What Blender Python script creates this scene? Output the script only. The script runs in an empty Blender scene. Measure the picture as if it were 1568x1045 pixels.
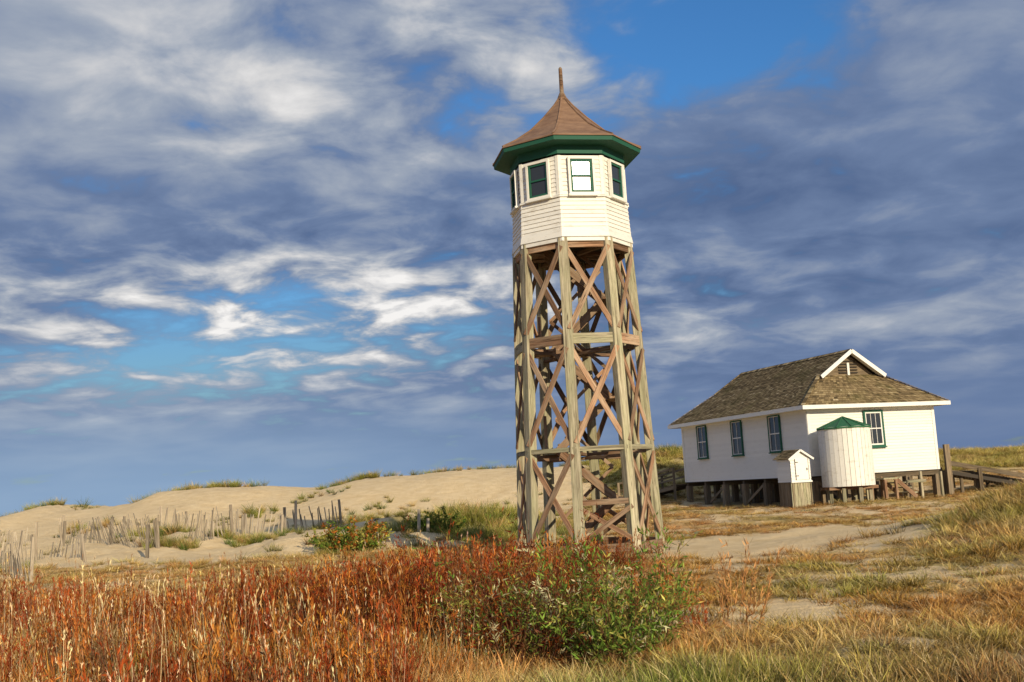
import bpy, math, random
import numpy as np
from mathutils import Vector, Matrix
random.seed(7); rng=np.random.default_rng(11)
scene=bpy.context.scene
scene.view_settings.view_transform='Standard'; scene.view_settings.look='None'
scene.view_settings.exposure=0; scene.view_settings.gamma=1
def link(o): scene.collection.objects.link(o); return o
def empty(name,loc=(0,0,0)):
    o=bpy.data.objects.new(name,None); o.location=(0,0,0); o.empty_display_size=.3; return link(o)

# ---------------------------------------------------------------- noise
def _h(ix,iy,s):
    v=np.sin(ix*127.1+iy*311.7+s*74.7)*43758.5453
    return v-np.floor(v)
def vn(x,y,s=0):
    xi=np.floor(x); yi=np.floor(y); fx=x-xi; fy=y-yi
    fx=fx*fx*(3-2*fx); fy=fy*fy*(3-2*fy)
    a=_h(xi,yi,s);b=_h(xi+1,yi,s);c=_h(xi,yi+1,s);d=_h(xi+1,yi+1,s)
    return (a*(1-fx)+b*fx)*(1-fy)+(c*(1-fx)+d*fx)*fy
def fbm(x,y,s=0,o=4):
    t=0;a=.5;n=0
    for i in range(o):
        t=t+a*vn(x,y,s+i*3); n+=a; a*=.5; x=x*2.03+5.1; y=y*2.03+1.7
    return t/n
def ss(a,b,x):
    t=np.clip((x-a)/(b-a),0,1); return t*t*(3-2*t)
def g2(x,y,cx,cy,sx,sy): return np.exp(-((x-cx)/sx)**2-((y-cy)/sy)**2)

# ---------------------------------------------------------------- terrain
EYE=1.8
CX=np.array([-75,-45,-36,-31.5,-30,-27,-25,-23.5,-20.3,-16.5,-13.4,-10.6,-4.5,-.5,4,7.5,10,15,26,34,45,75.])
CH=np.array([1.0,1.0,1.35,2.3,1.9,2.0,2.25,2.8,2.95,2.65,2.35,2.9,3.1,3.0,3.05,3.2,3.45,3.2,2.5,2.3,2.3,2.2])
def hgt(x,y):
    x=np.asarray(x,float);y=np.asarray(y,float)
    z=-.12+.42*ss(33,45,y)*ss(-4,6,x)+.22*ss(36,52,y)*ss(2,-6,x)
    z=z+1.40*g2(x,y,14.0,24.5,4.3,6.0)+.35*g2(x,y,9.5,17,3,3)
    z=z+.5*g2(x,y,-16,47,5,3)+.35*g2(x,y,-6.5,41,3,2.5)+.6*g2(x,y,-3,50,5,4)+.7*g2(x,y,24,60,7,8)
    z=z+(fbm(x*.25,y*.25,3)-.5)*.35*ss(4,12,np.abs(y)) +(fbm(x*1.3,y*1.3,9)-.5)*.09
    z=z+ss(34,40,y)*ss(60,54,y)*ss(0,-5,x)*(fbm(x*.35,y*.5,61)-.45)*1.0
    H=np.interp(x,CX,CH)
    rise=ss(53,74,y+2.5*(fbm(x*.12,y*.12,21)-.5))
    z=z*(1-rise)+rise*(H+(fbm(x*.3,y*.3,31)-.5)*.4)
    fall=ss(78,125,y)
    z=z*(1-fall)+fall*(-3.5)
    return z
def bnd(y): return np.interp(y,[7,9,11,13,17,22,27,31,34],[-1.4,-.8,-.1,.6,1.0,1.3,2.0,2.6,2.8])
RED=np.array([.34,.070,.020]);ORG=np.array([.54,.20,.04]);STR=np.array([.66,.46,.17]);OLV=np.array([.28,.27,.05])
GRN=np.array([.10,.16,.03]);BRN=np.array([.28,.14,.06]);PAL=np.array([.74,.58,.34])
def mix(a,b,t): t=np.clip(t,0,1)[...,None]; return a*(1-t)+b*t
def field(x,y):
    x=np.asarray(x,float);y=np.asarray(y,float)
    n1=fbm(x*.30,y*.30,41);n2=fbm(x*1.2,y*1.2,43);n3=fbm(x*.6,y*.6,47)
    red=ss(-.35,.35,bnd(y)-x+(n3-.5)*1.3)*ss(36.5,33,y+(n1-.5)*5)
    cr=mix(ORG,RED,ss(.42,.62,n3)*.85+.9*g2(x,y,-1.6,16.5,2.6,4)); cr=mix(cr,STR,ss(.48,.64,n2)*.7+ss(19,27,y)*.5)
    cr=mix(cr,OLV,ss(.52,.68,n1)*.6)
    dr=.80+.20*ss(.4,.6,n2)-.55*ss(22,29,y)*ss(.42,.60,n3)
    hr=.32+.22*ss(.35,.65,n3)-.34*ss(16,25,y); hr=np.maximum(hr,.13)
    cl=mix(STR,OLV,ss(.42,.66,n3)*.75); cl=mix(cl,ORG,ss(.42,.62,n1)*.6)
    cl=mix(cl,BRN,g2(x,y,6.5,9.3,4.5,2.0)*.9); cl=mix(cl,GRN*2.0,g2(x,y,.7,9.8,1.5,1.4)*.6)
    dl=.10+ss(.34,.53,n2*.55+n1*.45+.01)*.90
    dl=dl-1.0*g2(x,y,3.3,14.8,2.0,1.1)-.3*g2(x,y,5.6,12.3,2.0,.6)-.5*g2(x,y,7.7,15.9,2.4,.7)-.5*g2(x,y,5.5,19,3,1.0)-.5*g2(x,y,3.4,22,1.8,1)
    pth=g2(x,y,5.2,29.2,4.5,5.4)+g2(x,y,10,30.5,4.2,3.6)+.5*g2(x,y,15,33,3,2); dl=dl-1.35*np.clip(pth,0,1)*ss(2.0,3.8,x)
    dl=dl+.9*g2(x,y,13.5,22.0,4.6,5.4)+.5*g2(x,y,.6,10,1.8,2.0)+.9*g2(x,y,6.0,9.3,6,2.3)
    hl=.14+.08*n3+.22*g2(x,y,14.,24,5,7)+.10*g2(x,y,.7,10,2,2)+.12*g2(x,y,6,8.5,6,1.8)
    cl=mix(cl,mix(OLV*1.2,STR,ss(.35,.65,n2)),g2(x,y,14.5,24,5,7)*.8)
    yard=ss(33,37,y+(n1-.5)*4)*ss(0,3,x)
    cy=mix(STR,ORG,ss(.4,.6,n3)*.6); cy=mix(cy,OLV,ss(.5,.7,n1)*.4)
    cl=cl*(1-yard[...,None])+cy*yard[...,None]
    dl=dl*(1-yard)+yard*(.35+.65*ss(.40,.54,n2)); hl=hl*(1-yard)+.13*yard
    d=red*dr+(1-red)*dl; h=red*hr+(1-red)*hl; c=cr*red[...,None]+cl*(1-red[...,None])
    sand=ss(34.5,37.5,y+(n1-.5)*5)*ss(3.5,1.5,x)
    sand=np.maximum(sand,ss(56,62,y))
    ds=.16*ss(.5,.7,n3)
    gz=np.clip(1.1*g2(x,y,-3.2,46,4.2,5)+.9*g2(x,y,0,40,2.6,5),0,1)
    ds=np.clip(ds+gz*ss(.3,.5,n2)*.95,0,1)
    cs=mix(OLV,STR,ss(.45,.65,n2)*.7); cs=mix(cs,GRN,ss(.45,.6,n3)*.5)
    d=d*(1-sand)+ds*sand; h=h*(1-sand)+.28*sand; c=c*(1-sand[...,None])+cs*sand[...,None]
    right=ss(56,62,y)*ss(2,7,x); d=np.maximum(d,right*.9)
    c=c*(1-right[...,None])+mix(OLV*1.2,STR,n2)*right[...,None]
    back=ss(4,0,y); d=np.maximum(d,back*.7)
    return np.clip(d,0,1),h,c,red

# ---------------------------------------------------------------- material helpers
class NT:
    def __init__(s,tree): s.t=tree; s.n=tree.nodes; s.l=tree.links
    def new(s,ty,**k):
        n=s.n.new(ty)
        for a,b in k.items(): setattr(n,a,b)
        return n
    def put(s,sock,v):
        if isinstance(v,bpy.types.NodeSocket): s.l.new(v,sock)
        elif v is not None:
            try: sock.default_value=v
            except Exception:
                sock.default_value=(*v,1) if len(v)==3 else v[:3]
    def m(s,op,a,b=None,c=None,clamp=False):
        n=s.new('ShaderNodeMath',operation=op); n.use_clamp=clamp
        s.put(n.inputs[0],a)
        if b is not None: s.put(n.inputs[1],b)
        if c is not None: s.put(n.inputs[2],c)
        return n.outputs[0]
    def mixc(s,f,a,b,bt='MIX'):
        n=s.new('ShaderNodeMix',data_type='RGBA',blend_type=bt)
        s.put(n.inputs[0],f); s.put(n.inputs[6],a); s.put(n.inputs[7],b); return n.outputs[2]
    def noise(s,vec,scale,detail=4,rough=.55,dist=0):
        n=s.new('ShaderNodeTexNoise'); s.put(n.inputs['Vector'],vec)
        n.inputs['Scale'].default_value=scale;n.inputs['Detail'].default_value=detail;n.inputs['Roughness'].default_value=rough
        n.inputs['Distortion'].default_value=dist
        return n.outputs[0]
    def ramp(s,f,stops,interp='LINEAR'):
        n=s.new('ShaderNodeValToRGB'); s.put(n.inputs[0],f); cr=n.color_ramp; cr.interpolation=interp
        while len(cr.elements)<len(stops): cr.elements.new(.5)
        for e,(p,c) in zip(cr.elements,stops):
            e.position=p; e.color=(c,c,c,1) if not hasattr(c,'__len__') else (*c,1)
        return n.outputs[0]
    def attr(s,name,ty='GEOMETRY'):
        n=s.new('ShaderNodeAttribute',attribute_name=name); n.attribute_type=ty; return n
    def sm(s,a,b,x):
        n=s.new('ShaderNodeMapRange',interpolation_type='SMOOTHSTEP'); s.put(n.inputs[0],x)
        n.inputs[1].default_value=a;n.inputs[2].default_value=b; return n.outputs[0]
def newmat(name):
    m=bpy.data.materials.new(name); m.use_nodes=True; nt=NT(m.node_tree)
    return m,nt,nt.n['Principled BSDF']
def vscale(nt,vec,sc):
    n=nt.new('ShaderNodeVectorMath',operation='MULTIPLY'); nt.put(n.inputs[0],vec); n.inputs[1].default_value=sc; return n.outputs[0]
def bump(nt,h,st,dist,bsdf):
    b=nt.new('ShaderNodeBump'); nt.put(b.inputs['Height'],h); b.inputs['Strength'].default_value=st; b.inputs['Distance'].default_value=dist
    nt.l.new(b.outputs[0],bsdf.inputs['Normal'])
def wood(name,dark,light,alt,altamt=.5):
    m,nt,b=newmat(name)
    lc=nt.attr('lc').outputs['Vector']; r=nt.attr('rnd').outputs['Fac']
    g=nt.noise(vscale(nt,lc,(1.2,26,26)),1,5,.65)
    c=nt.ramp(g,[(.32,dark),(.62,light)])
    c=nt.mixc(nt.m('MULTIPLY',nt.sm(.38,.66,nt.noise(vscale(nt,lc,(.8,4,4)),1,4,.6)),altamt),c,alt)
    st=nt.noise(vscale(nt,lc,(.5,9,9)),1,4,.7)
    c=nt.mixc(nt.m('MULTIPLY',nt.sm(.52,.70,st),.7),c,tuple(.5*q for q in dark))
    v=nt.m('MULTIPLY_ADD',r,.65,.42)
    c=nt.mixc(1.0,c,nt.ramp(v,[(0,0),(1,1)]),'MULTIPLY')
    spl=nt.noise(vscale(nt,lc,(2,60,60)),1,2)
    c=nt.mixc(nt.sm(.62,.7,spl),c,(.04,.03,.02))
    nt.put(b.inputs['Base Color'],c); b.inputs['Roughness'].default_value=.85; b.inputs['Specular IOR Level'].default_value=.2
    bump(nt,g,.6,.01,b); return m
def paint(name,col,dirt=(.35,.30,.22),amt=.35,rough=.55,sc=3.):
    m,nt,b=newmat(name)
    tc=nt.new('ShaderNodeTexCoord').outputs['Object']
    n=nt.noise(vscale(nt,tc,(1,1,2.5)),sc,6,.65)
    c=nt.mixc(nt.m('MULTIPLY',nt.sm(.5,.8,n),amt),col,dirt)
    n2=nt.noise(vscale(nt,tc,(1,1,6)),9,5,.7)
    c=nt.mixc(nt.m('MULTIPLY',nt.sm(.64,.70,n2),amt),c,(.22,.18,.13))
    v=nt.attr('rnd').outputs['Fac']
    c=nt.mixc(nt.m('MULTIPLY',v,.2),c,tuple(.6*k for k in col))
    nt.put(b.inputs['Base Color'],c); b.inputs['Roughness'].default_value=rough; b.inputs['Specular IOR Level'].default_value=.25
    bump(nt,n2,.15,.004,b); return m
M={}
M['leg']=wood('weathered_post_wood',(.21,.17,.11),(.56,.50,.35),(.36,.36,.21),.6)
M['brace']=wood('reddish_brace_wood',(.16,.080,.042),(.45,.26,.155),(.55,.43,.30),.6)
M['pile']=wood('grey_pile_wood',(.12,.09,.06),(.32,.24,.15),(.24,.20,.15),.5)
M['fence']=wood('silvered_fence_wood',(.22,.17,.12),(.55,.46,.34),(.38,.33,.26),.5)
M['white']=paint('white_paint',(.76,.74,.68),amt=.6)
M['whitec']=paint('white_house_paint',(.76,.75,.71),amt=.2)
M['green']=paint('green_paint',(.018,.10,.065),(.05,.10,.07),.4,.65)
M['greenroof']=paint('green_tank_roof',(.03,.12,.055),(.08,.14,.07),.4,.6)
M['dark']=paint('dark_timber',(.06,.05,.04),(.03,.03,.02),.4,.9)
def roofmat():
    m,nt,b=newmat('brown_roof_sheet')
    tc=nt.new('ShaderNodeTexCoord').outputs['Object']
    n=nt.noise(vscale(nt,tc,(1,1,3)),2.5,6,.65)
    c=nt.ramp(n,[(.3,(.14,.075,.042)),(.7,(.26,.155,.09))])
    nt.put(b.inputs['Base Color'],c); b.inputs['Roughness'].default_value=.8
    bump(nt,nt.noise(tc,30,3),.3,.01,b); return m
M['roof']=roofmat()
def shmat():
    m,nt,b=newmat('wood_shingles')
    r=nt.attr('rnd').outputs['Fac']
    tc=nt.new('ShaderNodeTexCoord').outputs['Object']
    c=nt.ramp(r,[(0,(.075,.055,.030)),(.5,(.22,.16,.085)),(.85,(.34,.26,.14)),(1,(.45,.36,.22))])
    n=nt.noise(tc,.8,5,.6)
    c=nt.mixc(nt.sm(.45,.7,n),c,nt.mixc(.5,c,(.15,.13,.05)))
    nt.put(b.inputs['Base Color'],c); b.inputs['Roughness'].default_value=.95; b.inputs['Specular IOR Level'].default_value=.1
    return m
M['shingle']=shmat()
def glassmat():
    m,nt,b=newmat('window_glass')
    tc=nt.new('ShaderNodeTexCoord').outputs['Object']
    b.inputs['Base Color'].default_value=(.03,.035,.04,1); b.inputs['Roughness'].default_value=.13
    b.inputs['IOR'].default_value=1.5; b.inputs['Specular IOR Level'].default_value=.6
    bump(nt,nt.noise(tc,1.2,1),.05,.02,b); return m
M['glass']=glassmat()
MK=list(M.keys())

# ---------------------------------------------------------------- mesh builder
class MB:
    def __init__(s): s.v=[];s.f=[];s.m=[];s.lc=[];s.r=[]
    def poly(s,pts,mat,r=None,lc=None):
        i=len(s.v); r=random.random() if r is None else r
        for k,p in enumerate(pts):
            s.v.append(tuple(p)); s.r.append(r); s.lc.append(tuple(lc[k]) if lc else tuple(p))
        s.f.append(list(range(i,i+len(pts)))); s.m.append(MK.index(mat))
    def ob(s,c,ex,ey,ez,mat,r=None):
        c=Vector(c);ex=Vector(ex);ey=Vector(ey);ez=Vector(ez)
        r=random.random() if r is None else r
        i=len(s.v); off=random.random()*50
        lx,ly,lz=ex.length,ey.length,ez.length
        ax=[lx,ly,lz]; o=sorted(range(3),key=lambda k:-ax[k])
        for a in(-1,1):
            for b in(-1,1):
                for d in(-1,1):
                    s.v.append(tuple(c+ex*a+ey*b+ez*d)); s.r.append(r)
                    l=[a*lx,b*ly,d*lz]; s.lc.append((l[o[0]]+off,l[o[1]]+off*.3,l[o[2]]+off*.7))
        for f in([0,1,3,2],[4,6,7,5],[0,4,5,1],[2,3,7,6],[0,2,6,4],[1,5,7,3]):
            s.f.append([i+k for k in f]); s.m.append(MK.index(mat))
    def beam(s,a,b,w,h,side,mat,r=None):
        a=Vector(a);b=Vector(b);d=b-a; L=d.length; d.normalize(); side=Vector(side)
        side=(side-d*side.dot(d)).normalized(); up=d.cross(side)
        s.ob((a+b)/2,d*L/2,side*w/2,up*h/2,mat,r)
    def build(s,name,parent=None,T=None,bev=0):
        me=bpy.data.meshes.new(name)
        vs=s.v
        if T is not None: vs=[tuple(T@Vector(p)) for p in vs]
        me.from_pydata(vs,[],s.f)
        used=sorted(set(s.m)); mp={k:i for i,k in enumerate(used)}
        for k in used: me.materials.append(M[MK[k]])
        me.polygons.foreach_set('material_index',[mp[k] for k in s.m])
        a=me.attributes.new('lc','FLOAT_VECTOR','POINT'); a.data.foreach_set('vector',np.array(s.lc,float).ravel())
        a=me.attributes.new('rnd','FLOAT','POINT'); a.data.foreach_set('value',np.array(s.r,float))
        me.update(); o=bpy.data.objects.new(name,me); link(o)
        if parent: o.parent=parent
        if bev:
            md=o.modifiers.new('b','BEVEL'); md.width=bev; md.segments=1; md.limit_method='ANGLE'
        return o

def window(mf,mg,c,rt,nm,w,h,case,sash,cw=.08,sw=.05,muntin=0):
    c=Vector(c);rt=Vector(rt).normalized();nm=Vector(nm).normalized();up=Vector((0,0,1))
    def fr(W,H,t,d,dep,mat):
        for sgn in(-1,1):
            mf.ob(c+rt*sgn*(W/2-t/2)+nm*d,rt*t/2,up*H/2,nm*dep/2,mat,.2)
            mf.ob(c+up*sgn*(H/2-t/2)+nm*(d+.0),rt*(W/2-t),up*t/2,nm*dep/2,mat,.2)
    fr(w+2*cw,h+2*cw,cw,.03,.08,case)
    mf.ob(c-up*(h/2+cw+.02)+nm*.045,rt*(w/2+cw+.03),up*.025,nm*.06,case,.2)
    fr(w-.004,h-.004,sw,.022,.04,sash)
    mf.ob(c+nm*.02,rt*(w/2-sw),up*.022,nm*.02,sash,.2)
    if muntin:
        for k in range(1,muntin+1):
            mf.ob(c+rt*(-w/2+sw+(w-2*sw)*k/(muntin+1))+nm*.012,rt*.009,up*(h/2-sw),nm*.012,sash,.2)
    mg.ob(c-nm*.003,rt*(w/2-sw*.5),up*(h/2-sw*.5),nm*.006,'glass',.5)

# ---------------------------------------------------------------- TOWER
TX,TY=1.78,29.0; PH0=-11.5
def on(k,R,z,off=0):
    a=math.radians(PH0+45*k); return Vector((TX+R*math.sin(a),TY-R*math.cos(a),z))
def facedir(k):
    a=math.radians(PH0+45*k+22.5); n=Vector((math.sin(a),-math.cos(a),0)); t=Vector((math.cos(a),math.sin(a),0)); return n,t
tower=empty('watch_tower')
def ring(mb,R0,z0,R1,z1,mat,r=None):
    for k in range(8):
        mb.poly([on(k,R0,z0),on(k+1,R0,z0),on(k+1,R1,z1),on(k,R1,z1)],mat,r)
def lap(mb,Rf,z0,z1,n,mat,lip=.022):
    dz=(z1-z0)/n
    for i in range(n):
        za=z0+i*dz; zb=za+dz
        for k in range(8):
            r=random.random()
            ra,rb=Rf(za)+lip,Rf(zb)
            mb.poly([on(k,ra,za),on(k+1,ra,za),on(k+1,rb,zb),on(k,rb,zb)],mat,r)
            mb.poly([on(k,Rf(za)-.01,za),on(k+1,Rf(za)-.01,za),on(k+1,ra,za),on(k,ra,za)],mat,r)
legR=lambda z: 1.54+(8.05-z)/8.05*(1.84-1.54)
mb=MB()
for k in range(8):
    a=on(k,legR(8.15),8.15); b=on(k,legR(-.5),-.5)
    rad=(a-Vector((TX,TY,8.15)))
    mb.beam(a,b,.25,.22,Vector((-rad.y,rad.x,0)),'leg',.55+.45*random.random())
mb.build('legs',tower,bev=.012)
mb=MB()
def chord(k,za,zb,sa,sb,w,dep,off,mat='brace',ext=0):
    n,t=facedir(k)
    A=on(k+sa,legR(za),za)+n*off; B=on(k+sb,legR(zb),zb)+n*off
    d=(B-A).normalized(); A=A-d*ext;B=B+d*ext
    mb.beam(A,B,dep,w,n,mat)
bays=[(7.95,5.70),(5.28,2.78),(2.55,.30)]
for k in range(8):
    for bi,(zt,zb) in enumerate(bays):
        if bi==2 and k%8 in(0,3):
            chord(k,1.3,1.3,0,1,.14,.05,.085)
            chord(k,1.18,.32,0,1,.12,.04,.075); chord(k,1.18,.32,1,0,.12,.04,.118)
            continue
        if bi==2 and k in(4,5): continue
        chord(k,zt,zb,0,1,.14,.04,.075,ext=-.02); chord(k,zt,zb,1,0,.14,.04,.118,ext=-.02)
    chord(k,5.48,5.48,0,1,.27,.05,.06,'brace' if k%3 else 'leg')
    chord(k,2.65,2.65,0,1,.12,.06,.09,'leg',ext=.02)
    chord(k,.16,.16,0,1,.2,.05,.09)
    chord(k,7.97,7.97,0,1,.16,.06,.03)
for z in(5.35,2.55):
    for k in range(4):
        mb.beam(on(k,legR(z),z-.1*(k%2)),on(k+4,legR(z),z-.1*(k%2)),.08,.14,(0,0,1),'brace',.1)
for k in range(8): mb.beam(on(k,1.5,7.98),on(k,.3,7.98),.1,.14,(0,0,1),'brace',.1)
mb.build('cross_braces',tower,bev=.006)
mb=MB()
nf=6; zs=np.linspace(0,8.0,nf+1)
for i in range(nf):
    sgn=1 if i%2==0 else -1
    yo=.30*sgn; xa=-.72*sgn; xb=.72*sgn
    for q in(-.27,.27):
        mb.beam((TX+xa,TY+yo+q,zs[i]),(TX+xb,TY+yo+q,zs[i+1]),.05,.2,(0,1,0),'brace',.25)
        if q*sgn<0: mb.beam((TX+xa,TY+yo+q,zs[i]+.85),(TX+xb,TY+yo+q,zs[i+1]+.85),.05,.09,(0,1,0),'brace')
    for j in range(1,8):
        f=j/7.; x=xa+(xb-xa)*(f-.04); z=zs[i]+(zs[i+1]-zs[i])*f
        mb.ob((TX+x,TY+yo,z),(.12,0,0),(0,.26,0),(0,0,.02),'brace')
    mb.ob((TX+xb+.22*sgn,TY,zs[i+1]),(.24,0,0),(0,.62,0),(0,0,.03),'brace')
    mb.beam((TX+xb+.3*sgn,TY+yo,zs[i+1]-.02),(TX+xb+.3*sgn,TY+yo,zs[i+1]+.95),.08,.08,(1,0,0),'brace')
mb.build('stairs',tower)
mb=MB()
loR=lambda z:1.635-(z-8.3)*.045
upR=lambda z:1.565
ring(mb,1.672,8.05,1.665,8.16,'white'); ring(mb,1.60,8.05,1.672,8.05,'white')
ring(mb,1.69,8.16,1.66,8.33,'white'); ring(mb,1.64,8.155,1.69,8.155,'white')
lap(mb,loR,8.33,9.24,8,'white')
ring(mb,1.64,9.24,1.64,9.29,'white'); ring(mb,1.56,9.24,1.64,9.24,'white'); ring(mb,1.64,9.29,1.55,9.31,'white')
lap(mb,upR,9.31,10.37,9,'white')
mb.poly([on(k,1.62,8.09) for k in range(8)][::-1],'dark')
for k in range(8):
    n,t=facedir(k); n2,t2=facedir(k-1)
    mb.beam(on(k,1.597,9.31)+t*.045-n*.02,on(k,1.597,10.37)+t*.045-n*.02,.09,.03,t,'white',.3)
    mb.beam(on(k,1.597,9.31)-t2*.045-n2*.02,on(k,1.597,10.37)-t2*.045-n2*.02,.09,.03,t2,'white',.3)
    q=1.665;mb.beam(on(k,q,8.33)+t*.035-n*.03,on(k,1.61,9.24)+t*.035-n*.03,.06,.03,t,'white',.3)
    mb.beam(on(k,q,8.33)-t2*.035-n2*.03,on(k,1.61,9.24)-t2*.035-n2*.03,.06,.03,t2,'white',.3)
mb.build('cabin_walls',tower)
mb=MB();mg=MB()
for k in range(8):
    n,t=facedir(k); ap=1.59*math.cos(math.radians(22.5))
    c=Vector((TX,TY,9.80))+n*(ap+.022)
    window(mb,mg,c,t,n,.60,.90,'white','green',.06,.055)
mb.build('window_frames',tower); mg.build('window_glass',tower)
mb=MB()
ring(mb,1.60,10.42,1.60,10.64,'green'); ring(mb,1.55,10.42,1.60,10.42,'green')
ring(mb,2.05,10.66,1.59,10.64,'green'); ring(mb,2.05,10.66,2.07,10.77,'green')
mb.build('eave_trim',tower)
mb=MB()
prof=[(2.10,10.77),(2.09,10.81),(1.62,11.06),(1.12,11.40),(.66,11.83),(.28,12.24),(.10,12.48)]
ring(mb,2.06,10.768,2.10,10.77,'roof')
for (a,b),(c,d) in zip(prof[:-1],prof[1:]): ring(mb,a,b,c,d,'roof',.5)
for (a,b),(c,d) in zip(prof[1:-1],prof[2:]):
    for k in range(8):
        mb.beam(on(k,a,b+.012),on(k,c,d+.012),.05,.03,Vector(facedir(k)[1]),'roof')
mb.poly([on(k,.10,12.48) for k in range(8)],'roof')
mb.build('roof',tower)
mb=MB()
def taper(mb,c,pr,n,mat):
    for (r0,z0),(r1,z1) in zip(pr[:-1],pr[1:]):
        for i in range(n):
            a0=2*math.pi*i/n;a1=2*math.pi*(i+1)/n
            mb.poly([(c[0]+r0*math.cos(a0),c[1]+r0*math.sin(a0),z0),(c[0]+r0*math.cos(a1),c[1]+r0*math.sin(a1),z0),
                     (c[0]+r1*math.cos(a1),c[1]+r1*math.sin(a1),z1),(c[0]+r1*math.cos(a0),c[1]+r1*math.sin(a0),z1)],mat,.1)
taper(mb,(TX,TY),[(.16,12.42),(.13,12.5),(.06,12.66),(.05,13.36),(.02,13.4),(0,13.4)],10,'brace')
mb.build('finial',tower)

# ---------------------------------------------------------------- HOUSE
A=math.radians(20); HP=Vector((12.36,46.0,0)); W,L=6.65,11.03
HT=Matrix.Translation(HP)@Matrix.Rotation(A,4,'Z')
house=empty('raised_shingle_roof_house')
zb,zt=1.54,4.46
def siding(mb,a,b,n,z0,z1,mat='whitec',exp=.125):
    a=Vector(a);b=Vector(b);n=Vector(n); N=round((z1-z0)/exp); dz=(z1-z0)/N
    Z=lambda p,z:Vector((p.x,p.y,z))
    for i in range(N):
        za=z0+dz*i; zc=za+dz; r=random.random()
        mb.poly([Z(a,za)+n*.025,Z(b,za)+n*.025,Z(b,zc)+n*.002,Z(a,zc)+n*.002],mat,r)
        mb.poly([Z(a,za),Z(b,za),Z(b,za)+n*.025,Z(a,za)+n*.025],mat,r)
mb=MB()
siding(mb,(0,0,0),(W,0,0),(0,-1,0),zb,zt); siding(mb,(W,0,0),(W,L,0),(1,0,0),zb,zt)
siding(mb,(W,L,0),(0,L,0),(0,1,0),zb,zt); siding(mb,(0,L,0),(0,0,0),(-1,0,0),zb,zt)
for x in(0,W):
    for y in(0,L):
        sx=-1 if x==0 else 1; sy=-1 if y==0 else 1
        mb.ob((x-sx*.045,y+sy*.024,(zb+zt)/2),(.068,0,0),(0,.012,0),(0,0,(zt-zb)/2),'whitec',.1)
        mb.ob((x+sx*.024,y-sy*.055,(zb+zt)/2),(.012,0,0),(0,.06,0),(0,0,(zt-zb)/2),'whitec',.1)
mb.ob((W/2,-.032,zt-.12),(W/2-.03,0,0),(0,.012,0),(0,0,.1),'whitec',.1)
mb.ob((-.032,L/2,zt-.12),(.012,0,0),(0,L/2-.03,0),(0,0,.1),'whitec',.1)
mb.build('clapboard_walls',house,HT)
mb=MB();mg=MB()
for t in(8.92,5.63,2.44): window(mb,mg,(-.034,t,3.5),(0,-1,0),(-1,0,0),.84,1.54,'green','whitec',.05,.03,1)
window(mb,mg,(3.34,-.034,3.45),(1,0,0),(0,-1,0),.86,1.44,'green','whitec',.08,.06,2)
for t in(2.5,6,9): window(mb,mg,(W+.034,t,3.5),(0,1,0),(1,0,0),.80,1.48,'green','green',.06,.04,0)
mb.build('window_frames',house,HT); mg.build('window_glass',house,HT)
mb=MB(); ze,zr,zh=4.50,7.03,5.95; oh=.5; mid=W/2; hw=1.6; ht=1.25
def trap(A0,A1,B0,B1,course=.15):
    A0,A1,B0,B1=map(Vector,(A0,A1,B0,B1))
    n=(A1-A0).cross(B0-A0).normalized()
    if n.z<0:n=-n
    mb.poly([A0-n*.01,A1-n*.01,B1-n*.01,B0-n*.01],'shingle',.1)
    H=((B0+B1)/2-(A0+A1)/2).length; N=int(H/course)
    for i in range(N+1):
        q0=i/(N+1); q1=min(1,(i+1.12)/(N+1))
        a=A0.lerp(B0,q0);b=A1.lerp(B1,q0); c=A0.lerp(B0,q1); d=A1.lerp(B1,q1)
        ln=(b-a).length; p=0; jit=random.uniform(-.15,.15)
        while p<ln:
            w=random.uniform(.09,.20); f0=p/ln; f1=min(1,(p+w-.008)/ln)
            r=min(1,max(0,random.gauss(.45+jit,.22))); lift=.018+random.random()*.014
            P0=a.lerp(b,f0)+n*lift;P1=a.lerp(b,f1)+n*lift;P2=c.lerp(d,f1)+n*.002;P3=c.lerp(d,f0)+n*.002
            mb.poly([P0,P1,P2,P3],'shingle',r)
            mb.poly([P0-n*lift,P1-n*lift,P1,P0],'shingle',r*.5)
            p+=w
RB=L-.85; HB=L-.6
trap((-oh,-oh,ze),(-oh,L+oh,ze),(mid-hw,ht,zh),(mid-hw,HB,zh))
trap((W+oh,-oh,ze),(W+oh,L+oh,ze),(mid+hw,ht,zh),(mid+hw,HB,zh))
trap((mid-hw,.95,zh),(mid-hw,HB,zh),(mid,.95,zr),(mid,RB,zr))
trap((mid+hw,.95,zh),(mid+hw,HB,zh),(mid,.95,zr),(mid,RB,zr))
trap((-oh,-oh,ze),(W+oh,-oh,ze),(mid-hw,ht+.05,zh),(mid+hw,ht+.05,zh))
trap((-oh,L+oh,ze),(W+oh,L+oh,ze),(mid-hw,HB,zh),(mid+hw,HB,zh))
trap((mid-hw,HB,zh),(mid+hw,HB,zh),(mid-.02,RB,zr),(mid+.02,RB,zr))
for i in range(60):
    t=.95+(RB-.95)*(i+.5)/60; r=random.random()
    for sg in(-1,1):
        mb.ob((mid+sg*.07,t,zr+.005),(.08,0,-sg*.05),(0,.09,0.006),(0.004,0,.01),'shingle',r)
def hipcap(a,b):
    a=Vector(a);b=Vector(b)
    for i in range(18):
        p=a.lerp(b,i/18);q=a.lerp(b,(i+1)/18)
        mb.beam(p+Vector((0,0,.05)),q+Vector((0,0,.035)),.16,.02,(b-a).cross(Vector((0,0,1))),'shingle')
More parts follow.
